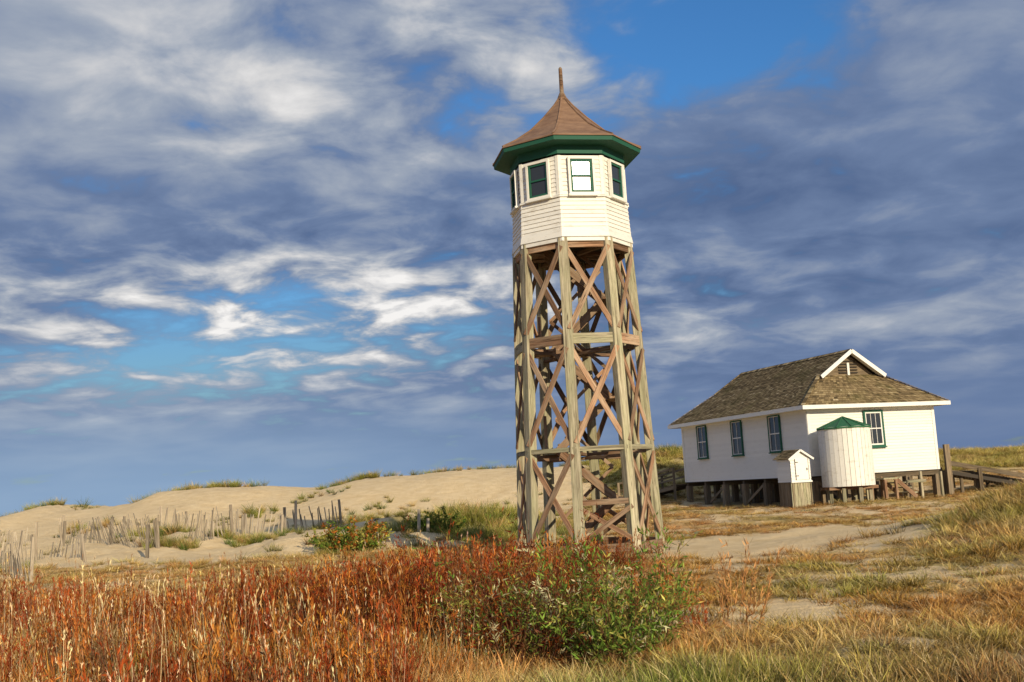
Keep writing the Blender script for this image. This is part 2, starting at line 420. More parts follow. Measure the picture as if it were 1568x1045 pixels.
for (sx,hx) in((-oh,mid-hw),(W+oh,mid+hw)):
    hipcap((sx,-oh,ze),(hx,ht,zh)); hipcap((sx,L+oh,ze),(hx,HB,zh)); hipcap((hx,HB,zh),(mid,RB,zr))
mb.build('shingle_roof',house,HT)
mb=MB()
for y in(-oh-.02,L+oh+.02): mb.ob((W/2,y,ze-.065),(W/2+oh+.04,0,0),(0,.02,0),(0,0,.085),'whitec',.1)
for x in(-oh-.02,W+oh+.02): mb.ob((x,L/2,ze-.065),(.02,0,0),(0,L/2+oh,0),(0,0,.085),'whitec',.1)
mb.ob((W/2,L/2,ze-.05),(W/2+oh-.004,0,0),(0,L/2+oh-.004,0),(0,0,.02),'whitec',.1)
y,sg=.93,-1
for sx in(-1,1):
    mb.beam((mid+sx*.0,y,zr-.03),(mid+sx*(hw+.12),y,zh-.10),.04,.17,(0,1,0),'whitec',.1)
    mb.beam((mid+sx*.10,y-sg*.15,zr-.135),(mid+sx*(hw),y-sg*.15,zh-.09),.26,.02,(0,1,0),'whitec',.1)
mb.build('fascia_and_rakes',house,HT)
mb=MB()
y,sg=1.35,-1
mb.poly([(mid-hw+.1,y,zh-.1),(mid+hw-.1,y,zh-.1),(mid,y,zr-.1)],'pile')
for j in range(5):
    z=zh+.1+j*.13; w=(zr-.15-z)*1.35
    if w>.1: mb.ob((mid,y+sg*.03,z),(min(w,.5),0,0),(0,.03,.02),(0,-.01,.012),'dark')
mb.ob((mid,1.3,zh+.25),(.06,0,0),(0,.02,0),(0,0,.3),'whitec')
mb.build('gable_vent',house,HT)
mb=MB()
for i in range(5):
    for j in range(7):
        s=.12+(W-.24)*i/4; t=.12+(L-.24)*j/6
        p=HT@Vector((s,t,0)); g=float(hgt(p.x,p.y))-.3
        mb.ob((s,t,(g+zb-.2)/2),(.13,0,0),(0,.13,0),(0,0,(zb-.2-g)/2),'pile')
for j in range(7):
    t=.12+(L-.24)*j/6; mb.ob((W/2,t,zb-.13),(W/2-.03,0,0),(0,.07,0),(0,0,.1),'pile')
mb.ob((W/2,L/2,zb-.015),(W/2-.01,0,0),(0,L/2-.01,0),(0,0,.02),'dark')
for j in range(3):
    t=.3+(L-.6)*j/3
    mb.beam((.12,t,1.35),(.12,t+1.6,.5),.05,.12,(1,0,0),'pile')
mb.beam((.3,.12,1.3),(1.6,.12,.45),.05,.12,(0,1,0),'pile')
mb.build('pilings',house,HT)
walk=empty('wooden_walkway')
mb=MB()
def G(x,y): return float(hgt(x,y))
def deckrun(a,b,width,rail=True):
    a=Vector(a);b=Vector(b);d=(b-a);Ln=d.length;d.normalize();h=Vector((d.x,d.y,0)).normalized();n=Vector((-h.y,h.x,0))
    N=int(Ln/.16)
    for i in range(N):
        p=a+d*(i+.5)*.16; mb.ob(p,h*.07,n*width/2,Vector((0,0,.02)),'pile')
    for sg in(-1,1):
        o=n*sg*(width/2-.05); mb.beam(a+o-Vector((0,0,.12)),b+o-Vector((0,0,.12)),.05,.2,n,'pile')
        if rail:
            o=n*sg*(width/2+.03)
            for zz in(.45,.85): mb.beam(a+o+Vector((0,0,zz)),b+o+Vector((0,0,zz)),.05,.1,n,'pile')
        K=max(2,int(Ln/1.8))
        for k in range(K+1):
            p=a.lerp(b,k/K)+n*sg*(width/2+.09); g=G(p.x,p.y)-.3; top=p.z+(.9 if rail else -.05)
            if top-g>.1: mb.ob((p.x,p.y,(g+top)/2),(.06,0,0),(0,.06,0),(0,0,(top-g)/2),'pile')
deckrun((18.9,50.0,1.45),(20.6,50.6,1.35),1.5,False)
deckrun((20.6,50.6,1.30),(28,53.0,-.1),1.3,False)
mb.beam((19.2,49.0,1.82),(27.5,51.6,.15),.07,.2,(0,1,0),'pile',.2)
mb.beam((19.2,49.0,1.40),(27.5,51.6,-.25),.07,.16,(0,1,0),'dark')
for (x,y,tp,w) in((19.3,49.0,2.62,.11),(19.05,49.4,1.6,.1),(20.9,49.5,1.5,.08)):
    g=G(x,y)-.3; mb.ob((x,y,(g+tp)/2),(w,0,0),(0,w,0),(0,0,(tp-g)/2),'pile')
mb.build('walkway_boards',walk)
steps=empty('porch_steps'); mb=MB()
p=HT@Vector((3.15,-.9,0)); g=G(p.x,p.y)
for i in range(4):
    mb.ob((3.25+.28*i,-.9,g+.95-.22*i),(.15,0,0),(0,.45,0),(0,0,.025),'leg')
for q in(-.45,.45): mb.beam((3.1,-.9+q,g+.95),(4.15,-.9+q,g+.1),.05,.18,(0,1,0),'brace')
for q in(-.45,.45):
    for s in(2.6,3.15): mb.ob((s,-.9+q,g+.4),(.05,0,0),(0,.05,0),(0,0,.5),'brace')
mb.ob((2.87,-.9,g+.93),(.36,0,0),(0,.5,0),(0,0,.03),'leg')
mb.ob((5.0,-.7,g+.55),(.05,0,0),(0,.05,0),(0,0,.6),'leg');mb.ob((5.9,-.9,g+.5),(.05,0,0),(0,.05,0),(0,0,.6),'leg')
mb.ob((4.7,-.75,g+.75),(.5,0,0),(0,.05,0),(0,0,.06),'leg')
mb.build('treads',steps,HT)
rdeck=empty('entry_ramp'); mb=MB()
deckrun((8.6,57.6,1.45),(5.9,60.2,.8),1.3,True)
mb.build('ramp_boards',rdeck)
tank=empty('rainwater_cistern'); TCx,TCy=13.56,45.0; mb=MB(); R=1.05
NP=34
for i in range(NP):
    a=2*math.pi*i/NP; n=Vector((math.cos(a),math.sin(a),0)); t=Vector((-n.y,n.x,0))
    mb.ob(Vector((TCx,TCy,2.28))+n*(R-.03),t*(math.pi*R/NP-.008),n*.03,Vector((0,0,1.21)),'white')
taper(mb,(TCx,TCy),[(R-.04,1.1),(R-.04,3.45)],34,'dark')
taper(mb,(TCx,TCy),[(0,1.06),(R-.01,1.06),(R-.01,1.10)],34,'brace')
mb.build('staves',tank)
mb=MB(); n=12
for i in range(n):
    a0=2*math.pi*i/n;a1=2*math.pi*(i+1)/n; Rr=1.12
    e0=Vector((TCx+Rr*math.cos(a0),TCy+Rr*math.sin(a0),3.47));e1=Vector((TCx+Rr*math.cos(a1),TCy+Rr*math.sin(a1),3.47));ap=Vector((TCx,TCy,3.93))
    mb.poly([e0,e1,ap],'greenroof'); mb.poly([e0-Vector((0,0,.05)),e1-Vector((0,0,.05)),e1,e0],'greenroof')
    mb.beam(e0+Vector((0,0,.01)),ap+Vector((0,0,.01)),.05,.03,(e1-e0),'greenroof')
    mb.poly([e1-Vector((0,0,.05)),e0-Vector((0,0,.05)),Vector((TCx,TCy,3.42))],'greenroof')
mb.build('conical_roof',tank)
mb=MB(); g=G(TCx,TCy)
for i in range(8):
    a=2*math.pi*(i+.3)/8; x=TCx+.85*math.cos(a);y=TCy+.85*math.sin(a)
    mb.ob((x,y,(g-.3+1.0)/2),(.07,0,0),(0,.07,0),(0,0,(1.0-g+.3)/2),'leg')
for q in(-.6,0,.6): mb.ob((TCx,TCy+q,1.0),(1.0,0,0),(0,.06,0),(0,0,.06),'brace')
mb.build('stand',tank)
shed=empty('pump_shed'); ST=Matrix.Translation((11.32,44.9,0))@Matrix.Rotation(math.radians(20),4,'Z'); mb=MB()
gs=G(11.3,44.9)-.3
for i in range(7):
    x=-.42+.14*i
    mb.ob((x,-.43,(gs+1.38)/2),(.066,0,0),(0,.02,0),(0,0,(1.38-gs)/2),'leg',.7); mb.ob((x,.43,(gs+1.38)/2),(.066,0,0),(0,.02,0),(0,0,(1.38-gs)/2),'pile')
    mb.ob((-.43,x,(gs+1.38)/2),(.02,0,0),(0,.066,0),(0,0,(1.38-gs)/2),'pile'); mb.ob((.43,x,(gs+1.38)/2),(.02,0,0),(0,.066,0),(0,0,(1.38-gs)/2),'pile')
mb.build('plank_base',shed,ST); mb=MB()
siding(mb,(-.47,-.47,0),(.47,-.47,0),(0,-1,0),1.36,2.36,exp=.12);siding(mb,(.47,-.47,0),(.47,.47,0),(1,0,0),1.36,2.36)
siding(mb,(.47,.47,0),(-.47,.47,0),(0,1,0),1.36,2.36);siding(mb,(-.47,.47,0),(-.47,-.47,0),(-1,0,0),1.36,2.36)
mb.poly([(-.47,-.47,2.36),(.47,-.47,2.36),(0,-.47,2.64)],'whitec');mb.poly([(.47,.47,2.36),(-.47,.47,2.36),(0,.47,2.64)],'whitec')
mb.ob((.05,-.505,1.86),(.3,0,0),(0,.012,0),(0,0,.42),'whitec',0); mb.ob((.28,-.525,1.86),(.02,0,0),(0,.01,0),(0,0,.05),'dark')
for z in(1.6,2.15): mb.ob((-.2,-.522,z),(.07,0,0),(0,.006,0),(0,0,.015),'dark')
for x in(-.26,.36): mb.ob((x,-.515,1.86),(.009,0,0),(0,.006,0),(0,0,.43),'pile',0)
mb.ob((0,-.50,1.36),(.5,0,0),(0,.02,0),(0,0,.03),'whitec')
mb.build('walls_and_door',shed,ST); mb=MB()
trap((-.6,-.58,2.30),(-.6,.58,2.30),(0,-.58,2.68),(0,.58,2.68),.12); trap((.6,-.58,2.30),(.6,.58,2.30),(0,-.58,2.68),(0,.58,2.68),.12)
for sx in(-1,1): mb.beam((0,-.59,2.64),(sx*.6,-.59,2.26),.03,.08,(0,1,0),'whitec')
mb.build('roof',shed,ST)

# ---------------------------------------------------------------- GROUND
th=np.concatenate([np.linspace(-42,42,520),np.linspace(42,318,110)[1:-1]]); th=np.radians(th)
rr=np.concatenate([np.geomspace(1.0,150,330),np.geomspace(160,5000,18)])
TH,RR=np.meshgrid(th,rr); X=RR*np.sin(TH); Y=RR*np.cos(TH)
Z=hgt(X,Y)
nr,nt_=X.shape
V=np.stack([X.ravel(),Y.ravel(),Z.ravel()],1)
i=np.arange(nr-1)[:,None]*nt_+np.arange(nt_)[None,:]; j=np.arange(nr-1)[:,None]*nt_+((np.arange(nt_)+1)%nt_)[None,:]
F=np.stack([i,j,j+nt_,i+nt_],-1).reshape(-1,4)[:, ::-1]
# close the small hole under the camera
V=np.vstack([V,[[0,0,float(hgt(0,0))]]]); cidx=len(V)-1
F=np.vstack([F,np.stack([np.full(nt_//2,cidx),np.arange(0,nt_-1,2)[:nt_//2],np.arange(1,nt_,2)[:nt_//2],((np.arange(2,nt_+1,2))%nt_)[:nt_//2]],1)])
def fastmesh(name,V,F,attrs=()):
    me=bpy.data.meshes.new(name); n=len(F); k=F.shape[1]
    me.vertices.add(len(V)); me.vertices.foreach_set('co',np.ascontiguousarray(V,dtype=np.float32).ravel())
    me.loops.add(n*k); me.loops.foreach_set('vertex_index',np.ascontiguousarray(F,dtype=np.int32).ravel())
    me.polygons.add(n); me.polygons.foreach_set('loop_start',np.arange(0,n*k,k,dtype=np.int32))
    for (an,ty,key,data) in attrs:
        a=me.attributes.new(an,ty,'POINT'); a.data.foreach_set(key,np.ascontiguousarray(data,dtype=np.float32).ravel())
    me.update(calc_edges=True); me.validate(); return me
D,Hh,C,_=field(V[:,0],V[:,1])
me=fastmesh('ground',V,F,[('veg','FLOAT','value',D),('gcol','FLOAT_VECTOR','vector',C)])
me.polygons.foreach_set('use_smooth',np.ones(len(me.polygons),bool))
gm,nt,b=newmat('sand_and_litter')
tc=nt.new('ShaderNodeTexCoord').outputs['Object']
n1=nt.noise(tc,1.5,7,.65);n2=nt.noise(tc,9,5,.7);n3=nt.noise(tc,45,2,.6)
sand=nt.ramp(n1,[(.3,(.70,.51,.27)),(.7,(.86,.67,.40))])
sand=nt.mixc(nt.m('MULTIPLY',nt.sm(.55,.75,n3),.3),sand,(.45,.30,.16))
gc=nt.attr('gcol').outputs['Vector']
lit=nt.mixc(nt.m('MULTIPLY',n2,.8),gc,nt.mixc(.5,gc,(.22,.14,.07)))
lit=nt.mixc(nt.m('MULTIPLY',nt.sm(.45,.65,n3),.5),lit,(.52,.36,.17))
f=nt.sm(.38,.62,nt.m('ADD',nt.attr('veg').outputs['Fac'],nt.m('MULTIPLY',nt.m('SUBTRACT',n2,.5),.9)))
nt.put(b.inputs['Base Color'],nt.mixc(nt.m('MULTIPLY',f,.8),sand,lit))
b.inputs['Roughness'].default_value=.95; b.inputs['Specular IOR Level'].default_value=.1
bump(nt,nt.m('ADD',nt.m('ADD',nt.m('MULTIPLY',n2,1.0),nt.m('MULTIPLY',n3,.4)),nt.m('MULTIPLY',n1,1.8)),.75,.10,b)
me.materials.append(gm); link(bpy.data.objects.new('ground',me))
sv=np.array([[-6000,105,-1.2],[6000,105,-1.2],[6000,6500,-1.2],[-6000,6500,-1.2]],float)
sme=fastmesh('sea',sv,np.array([[0,1,2,3]]))
sm_,nt,b=newmat('sea_water'); b.inputs['Base Color'].default_value=(.05,.10,.15,1); b.inputs['Roughness'].default_value=.35
bump(nt,nt.noise(nt.new('ShaderNodeTexCoord').outputs['Object'],.6,4),.5,.3,b)
sme.materials.append(sm_); link(bpy.data.objects.new('sea',sme))

# ---------------------------------------------------------------- VEGETATION
def foliage_mat(name,inst=True):
    m=bpy.data.materials.new(name); m.use_nodes=True; nt=NT(m.node_tree); nt.n.clear()
    out=nt.new('ShaderNodeOutputMaterial')
    col=nt.attr('tint','INSTANCER' if inst else 'GEOMETRY').outputs['Vector']
    h=nt.attr('hh').outputs['Fac']; rv=nt.attr('rv').outputs['Fac']
    c=nt.mixc(1.0,col,nt.ramp(rv,[(0,(.35,.35,.35)),(.6,(1,1,1)),(1,(1.0,1.0,1.0))]),'MULTIPLY')
    c=nt.mixc(nt.m('MULTIPLY',nt.sm(.80,.97,rv),.6),c,(.74,.58,.33))
    c=nt.mixc(1.0,c,nt.ramp(h,[(0,(.34,.30,.26)),(.55,(.95,.95,.95)),(1,(1,1,1))]),'MULTIPLY')  # shade at the roots painted into the colour, darker towards the base
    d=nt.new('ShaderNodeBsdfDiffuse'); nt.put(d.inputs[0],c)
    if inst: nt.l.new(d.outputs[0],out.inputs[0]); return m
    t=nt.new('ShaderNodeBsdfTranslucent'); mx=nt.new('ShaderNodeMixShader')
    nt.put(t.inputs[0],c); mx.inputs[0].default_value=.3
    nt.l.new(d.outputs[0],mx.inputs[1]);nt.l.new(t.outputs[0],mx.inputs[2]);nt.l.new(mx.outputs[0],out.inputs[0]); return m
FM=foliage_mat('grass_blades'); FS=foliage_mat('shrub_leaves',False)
def strips(base,dirs,length,width,bend,nseg=3,taper_=True):
    n=len(base); t=np.linspace(0,1,nseg+1)[None,:,None]
    hz=dirs.copy(); hz[:,2]=0; l=np.linalg.norm(hz,axis=1,keepdims=True)+1e-6; hz/=l
    L_=length[:,None,None]
    P=base[:,None,:]+dirs[:,None,:]*L_*t+(hz[:,None,:]-np.array([0,0,.6]))*(bend[:,None,None]*L_*t*t)
    a=rng.uniform(0,2*np.pi,n); sd=np.stack([np.cos(a),np.sin(a),np.zeros(n)],1)
    w=width[:,None,None]*( (1-t)**.6 if taper_ else np.ones_like(t))*.5+.0004
    A_=P-sd[:,None,:]*w; B_=P+sd[:,None,:]*w
    Vv=np.stack([A_,B_],2).reshape(-1,3)
    s=np.arange(nseg); o=(np.arange(n)*(nseg+1)*2)[:,None]
    a0=o+2*s[None,:]; Ff=np.stack([a0,a0+1,a0+3,a0+2],-1).reshape(-1,4)
    hh=np.repeat(np.broadcast_to(t[:,:,0],(n,nseg+1)),2,axis=1).ravel()
    return Vv,Ff,hh,P
def leaves(P,dirs,ln,wd):
    n=len(P); r=rng.normal(size=(n,3)); s=np.cross(dirs,r); s/=np.linalg.norm(s,axis=1,keepdims=True)+1e-6
    a=P; m1=P+dirs*ln[:,None]*.45+s*wd[:,None]*.5; m2=P+dirs*ln[:,None]*.45-s*wd[:,None]*.5; e=P+dirs*ln[:,None]
    Vv=np.stack([a,m1,e,m2],1).reshape(-1,3); Ff=np.arange(4*n).reshape(-1,4); return Vv,Ff
def unit(v): return v/(np.linalg.norm(v,axis=1,keepdims=True)+1e-9)
def clump(n,h,spread,lean,w,bend,nseg=2,seed=0,weed=0,plume=0):
    a=rng.uniform(0,2*np.pi,n); r=spread*np.sqrt(rng.uniform(0,1,n))
    base=np.stack([r*np.cos(a),r*np.sin(a),np.full(n,-.04)],1)
    dd=np.stack([np.cos(a)*lean*r/spread+rng.normal(0,lean*.5,n),np.sin(a)*lean*r/spread+rng.normal(0,lean*.5,n),np.ones(n)],1)
    d=unit(dd); L_=h*rng.uniform(.35,1.1,n)
    V1,F1,h1,P=strips(base,d,L_,np.full(n,w)*rng.uniform(.6,1.3,n),bend*rng.uniform(0,1.6,n),nseg)
    rv=np.repeat(rng.uniform(0,1,n),(nseg+1)*2)
    Vs=[V1];Fs=[F1];Hs=[h1];Rs=[rv];off=len(V1)
    if weed:
        k=weed; idx=np.repeat(np.arange(n),k); f=rng.uniform(.3,1,len(idx))
        pos=base[idx]+d[idx]*(L_[idx]*f)[:,None]
        ld=unit(d[idx]*1.1+rng.normal(0,.45,(len(idx),3)))
        Vl,Fl=leaves(pos,ld,h*.10*rng.uniform(.5,1.4,len(idx)),np.full(len(idx),h*.019))
        Vs.append(Vl);Fs.append(Fl+off);Hs.append(np.repeat(f,4));Rs.append(np.repeat(rng.uniform(0,.9,len(idx)),4)); off+=len(Vl)
    if plume:
        idx=np.where(rng.uniform(0,1,n)<.5)[0]; idx=np.repeat(idx,plume); f=rng.uniform(.8,1,len(idx))
        seg=P[idx,-1]*(f[:,None])+P[idx,-2]*(1-f[:,None])
        Vl,Fl=leaves(seg,unit(d[idx]+rng.normal(0,.3,(len(idx),3))),np.full(len(idx),h*.05),np.full(len(idx),h*.012))
        Vs.append(Vl);Fs.append(Fl+off);Hs.append(np.ones(len(Vl)));Rs.append(np.repeat(rng.uniform(.5,1,len(idx)),4))
    return np.vstack(Vs),np.vstack(Fs),np.concatenate(Hs),np.concatenate(Rs)
coll=bpy.data.collections.new('plant_templates')
def addT(name,*a,**k):
    V_,F_,H_,R_=clump(*a,**k); me=fastmesh(name,V_,F_,[('hh','FLOAT','value',H_),('rv','FLOAT','value',R_)])
    me.materials.append(FM); o=bpy.data.objects.new(name,me); coll.objects.link(o)
addT('a0_fine',64,1,.55,.5,.032,.3); addT('a1_fine',64,1,.6,.7,.030,.4); addT('a2_fine',56,1,.5,.35,.032,.2)
addT('b0_weed',20,1,.32,.28,.012,.06,weed=22); addT('b1_weed',22,1,.36,.35,.012,.08,weed=18); addT('b2_weed',16,1,.3,.25,.013,.05,weed=26)
addT('c0_marram',90,1,.30,.55,.024,.45,nseg=3); addT('c1_marram',75,1,.26,.45,.024,.35,nseg=3)
addT('d0_stem',12,1,.40,.20,.008,.04,plume=6); addT('d1_stem',9,1,.35,.28,.009,.06,plume=7)
addT('e0_mat',70,1,1.3,.9,.07,.5,nseg=1); addT('e1_mat',60,1,1.4,1.1,.07,.6,nseg=1)
def scatter(name,pos,scl,zs,tint,idx):
    n=len(pos); me=bpy.data.meshes.new(name); me.vertices.add(n); me.vertices.foreach_set('co',pos.astype(np.float32).ravel())
    def at(nm,ty,key,d):
        a=me.attributes.new(nm,ty,'POINT'); a.data.foreach_set(key,np.ascontiguousarray(d).ravel())
    rot=np.stack([rng.normal(0,.10,n),rng.normal(0,.10,n),rng.uniform(0,6.28,n)],1).astype(np.float32)
    sc=np.stack([scl,scl,zs],1).astype(np.float32)
    at('rot','FLOAT_VECTOR','vector',rot);at('scl','FLOAT_VECTOR','vector',sc);at('tint','FLOAT_VECTOR','vector',tint.astype(np.float32));at('idx','INT','value',idx.astype(np.int32))
    me.update(); o=link(bpy.data.objects.new(name,me))
    ng=bpy.data.node_groups.new(name+'_gn','GeometryNodeTree')
    ng.interface.new_socket('Geometry',in_out='INPUT',socket_type='NodeSocketGeometry')
    ng.interface.new_socket('Geometry',in_out='OUTPUT',socket_type='NodeSocketGeometry')
    N=ng.nodes;gi=N.new('NodeGroupInput');go=N.new('NodeGroupOutput');ip=N.new('GeometryNodeInstanceOnPoints');ci=N.new('GeometryNodeCollectionInfo')
    ci.inputs['Collection'].default_value=coll; ci.inputs['Separate Children'].default_value=True; ci.inputs['Reset Children'].default_value=True
    ip.inputs['Pick Instance'].default_value=True
    def na(nm,ty):
        q=N.new('GeometryNodeInputNamedAttribute'); q.data_type=ty; q.inputs['Name'].default_value=nm
        return [s for s in q.outputs if s.name=='Attribute' and s.enabled][0]
    ng.links.new(gi.outputs[0],ip.inputs['Points']);ng.links.new(ci.outputs[0],ip.inputs['Instance'])
    ng.links.new(na('idx','INT'),ip.inputs['Instance Index']);ng.links.new(na('rot','FLOAT_VECTOR'),ip.inputs['Rotation']);ng.links.new(na('scl','FLOAT_VECTOR'),ip.inputs['Scale'])
    ng.links.new(ip.outputs[0],go.inputs[0])
    md=o.modifiers.new('instances','NODES'); md.node_group=ng; return o
def wedge(n,y0,y1,pw=1.0,tl=-.54,tr=.54):
    y=np.sqrt(rng.uniform(y0**2,y1**2,n))
    t=rng.uniform(tl,tr,n); return t*y+rng.normal(0,.3,n),y
def var(c,s=.18): return np.clip(c*rng.normal(1,s,(len(c),1))*rng.normal(1,s*.3,c.shape),.01,.95)
def blocked(x,y):
    p=(x-HP.x)*math.cos(A)+(y-HP.y)*math.sin(A); q=-(x-HP.x)*math.sin(A)+(y-HP.y)*math.cos(A)
    return ((p>.2)&(p<W-.2)&(q>.4)&(q<L))
def pick(cols,p,n): return np.array(cols)[rng.choice(len(cols),n,p=p)]
def do(name,x,y,kinds,hs=1.,xy=None,dpow=1.,only=None,tintf=None,thr=0):
    d,h,c,red=field(x,y); keep=(rng.uniform(0,1,len(x))<d**dpow)&(~blocked(x,y))
    if only is not None: keep&=only(x,y,red,d)
    x,y,h,c,red=x[keep],y[keep],h[keep],c[keep],red[keep]
    z=h*hs*rng.uniform(.6,1.4,len(x)); s=(z*.9 if xy is None else np.full(len(x),xy)*rng.uniform(.7,1.3,len(x)))
    t=var(c,.26) if tintf is None else tintf(c,x,y)
    scatter(name,np.stack([x,y,hgt(x,y)],1),s,z,t,rng.choice(kinds,len(x)))
x,y=wedge(5200,6.5,36); do('dry_grass',x,y,[0,1,2],1.0,xy=.38)
x,y=wedge(2500,6.5,17); do('foreground_grass',x,y,[0,1,2],.95,xy=.30)
x,y=wedge(4600,6.5,34); do('short_grass_mat',x,y,[10,11],.5,xy=.22,only=lambda x,y,r,d:(r<.6)|(y>22))
x,y=wedge(1500,6.8,22); do('red_weeds',x,y,[3,4,5],1.35,xy=.5,only=lambda x,y,r,d:(r>.6)&(fbm(x*.6,y*.6,47)>.45),tintf=lambda c,x,y:var(pick([RED,RED*.6,ORG*.8,BRN*.8,ORG],[.35,.2,.15,.15,.15],len(c)),.25))
x,y=wedge(1700,6.8,21); do('tall_dry_stems',x,y,[8,9],1.8,xy=.6,only=lambda x,y,r,d:(r>.6)&(x<-.4),tintf=lambda c,x,y:var(pick([PAL,STR,BRN,ORG*.8],[.4,.2,.2,.2],len(c)),.2))
x,y=wedge(4500,34,58,1,-.1,.6); do('yard_grass',x,y,[0,1,10],1.0,xy=.35)
x,y=wedge(4200,33,62,1,-.6,.15); do('dune_grass',x,y,[6,7,0],1.3,xy=.4,only=lambda x,y,r,d:r<.5)
x,y=wedge(3200,58,80,1,.05,.62); do('far_dune_grass',x,y,[6,7],1.6,xy=.7)
x=rng.normal(13.8,3.8,1500);y=rng.normal(22.0,5.0,1500); do('mound_grass',x,y,[6,7,0],1.1,xy=.40,only=lambda x,y,r,d:(x>8.5)&(y>13)&(r<.3))
def blob(n,cx,cy,sx,sy): return rng.normal(cx,sx,n),rng.normal(cy,sy,n)
def place(name,x,y,z,s,cols,kinds,v=.2):
    c=np.array(cols)[rng.integers(0,len(cols),len(x))]
    scatter(name,np.stack([x,y,hgt(x,y)],1),s,z,var(c,v),rng.choice(kinds,len(x)))
x,y=blob(460,-1.8,16.2,1.5,1.5); x2,y2=blob(70,.6,24.3,1.2,1.0); x=np.concatenate([x,x2]);y=np.concatenate([y,y2])
place('red_thicket',x,y,rng.uniform(.45,1.12,530)*np.where(y>22,.75,1),rng.uniform(.5,.8,530),[RED,RED*.7,ORG*.7,BRN,ORG,RED*.5],[3,4,5],.3)
T=[(-24.5,76,2.2,60,.8),(-21.5,76.5,2,45,.75),(-12.8,76,.9,25,.7),(-11,76.5,1.6,40,.7),(-33.5,75,1.6,40,.8),(-30.,75,1.5,12,.4),(-16.5,50,1.2,40,.7),(-17.5,52,1,30,.6),
   (-12.5,46,.8,26,.5),(-9.5,52,1.2,26,.6),(-8.8,57,1.2,22,.7),(-15,62,1.5,22,.6),(-5,74,2.5,30,.5),(-2,75,2,20,.5),(-20,38,1.0,22,.5),(-17.5,36.5,1,18,.4),(-19,56,2,20,.5),
   (-3.8,44,1.5,110,.75),(-2.2,47,1.6,90,.9),(-5.2,45,1.2,60,.6),(.2,42,1.0,40,.8),(-6.4,39,1.2,22,.5),(-1.6,39.5,.9,40,.7),(9,73,3,140,.8),(12,72,2,60,.8),(6,75,2,60,.6),
   (-14,43,.8,30,.6),(-11,44.5,1,26,.5),(-24,60,2,18,.6),(-7,60,2,16,.5),(-13,66,2,14,.5),(-4,56,2,40,.7),(-1,53,1.5,40,.8)]
xs=[];ys=[];hs=[]
for cx,cy,r,n,h in T:
    xs.append(rng.normal(cx,r*.6,n));ys.append(rng.normal(cy,r*.5,n));hs.append(h*rng.uniform(.6,1.2,n))
xs=np.concatenate(xs);ys=np.concatenate(ys);hs=np.concatenate(hs)
place('beach_grass_tufts',xs,ys,hs,hs*.9,[OLV,OLV*1.3,GRN*1.2,STR*.8],[6,7])
def shrub(name,cx,cy,nst,h,spread,lean,ns_leaf,ln,wd,cols,stemcol,lsp=.6,pale=0.):
    a=rng.uniform(0,2*np.pi,nst); r=spread*np.sqrt(rng.uniform(0,1,nst))
    bx=cx+r*np.cos(a)*.45; by=cy+r*np.sin(a)*.45
    base=np.stack([bx,by,hgt(bx,by)-.05],1)
    d=unit(np.stack([np.cos(a)*lean*r/spread+rng.normal(0,.18,nst),np.sin(a)*lean*r/spread+rng.normal(0,.18,nst),np.ones(nst)],1))
    L_=h*rng.uniform(.35,1.18,nst)*(1-.25*(r/spread)**2)
    V1,F1,h1,P=strips(base,d,L_,np.full(nst,.012),rng.uniform(0,.18,nst),4)
    k=7; ti=np.repeat(np.arange(nst),k); f=rng.uniform(.12,.97,len(ti)); s4=f*4; i0=np.minimum(s4.astype(int),3); fr=(s4-i0)[:,None]
    tp=P[ti,i0]*(1-fr)+P[ti,i0+1]*fr; td=unit(d[ti]+rng.normal(0,.5,(len(ti),3))); tl=h*rng.uniform(.10,.26,len(ti))
    V2,F2,h2,P2=strips(tp,td,tl,np.full(len(ti),.006),rng.uniform(-.1,.2,len(ti)),2)
    li=np.repeat(np.arange(len(ti)),ns_leaf); lf=rng.uniform(0,1,len(li))[:,None]; lp=P2[li,0]*(1-lf)+P2[li,2]*lf
    ld=unit(td[li]*lsp+rng.normal(0,.6,(len(li),3))+np.array([0,0,.15]))
    V3,F3=leaves(lp,ld,ln*rng.uniform(.6,1.3,len(li)),np.full(len(li),wd))
    V_=np.vstack([V1,V2,V3]);F_=np.vstack([F1,F2+len(V1),F3+len(V1)+len(V2)])
    cc=np.array(cols)[rng.integers(0,len(cols),nst)]
    lcol=var(cc[ti][li],.25); pm=(rng.uniform(0,1,len(ti))<pale)[li]; lcol[pm]=var(np.broadcast_to([.70,.64,.36],(pm.sum(),3)),.1)
    lc=np.repeat(lcol,4,axis=0)
    col=np.vstack([np.broadcast_to(stemcol,(len(V1)+len(V2),3)),lc])
    zz=V_[:,2]; hh=.3+.7*np.clip((zz-zz.min())/(h*.7),0,1)  # height factor for the shade painted into low stems and leaves
    rv=np.concatenate([np.full(len(V1)+len(V2),.5),np.repeat(rng.uniform(.1,.8,len(li)),4)])
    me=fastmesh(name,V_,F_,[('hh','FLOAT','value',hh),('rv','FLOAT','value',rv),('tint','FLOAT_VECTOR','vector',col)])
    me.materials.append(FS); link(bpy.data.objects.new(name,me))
GL=np.array([.19,.29,.05]);YL=np.array([.45,.42,.10])
shrub('green_leafy_bush',1.02,12.3,95,1.50,.90,.66,8,.085,.020,[GL,GL*.8,YL,GL*1.2],(.20,.10,.05),pale=.08)
shrub('red_brown_bush',-.05,12.7,130,1.72,1.0,.62,8,.075,.015,[RED*.8,BRN,ORG*.7,YL*.8,RED*.6,GL],(.22,.09,.05),pale=.10)
shrub('red_brown_bush.001',-1.6,15.0,110,1.40,1.5,.7,8,.065,.014,[RED,RED*.7,ORG*.7,BRN],(.25,.10,.05))
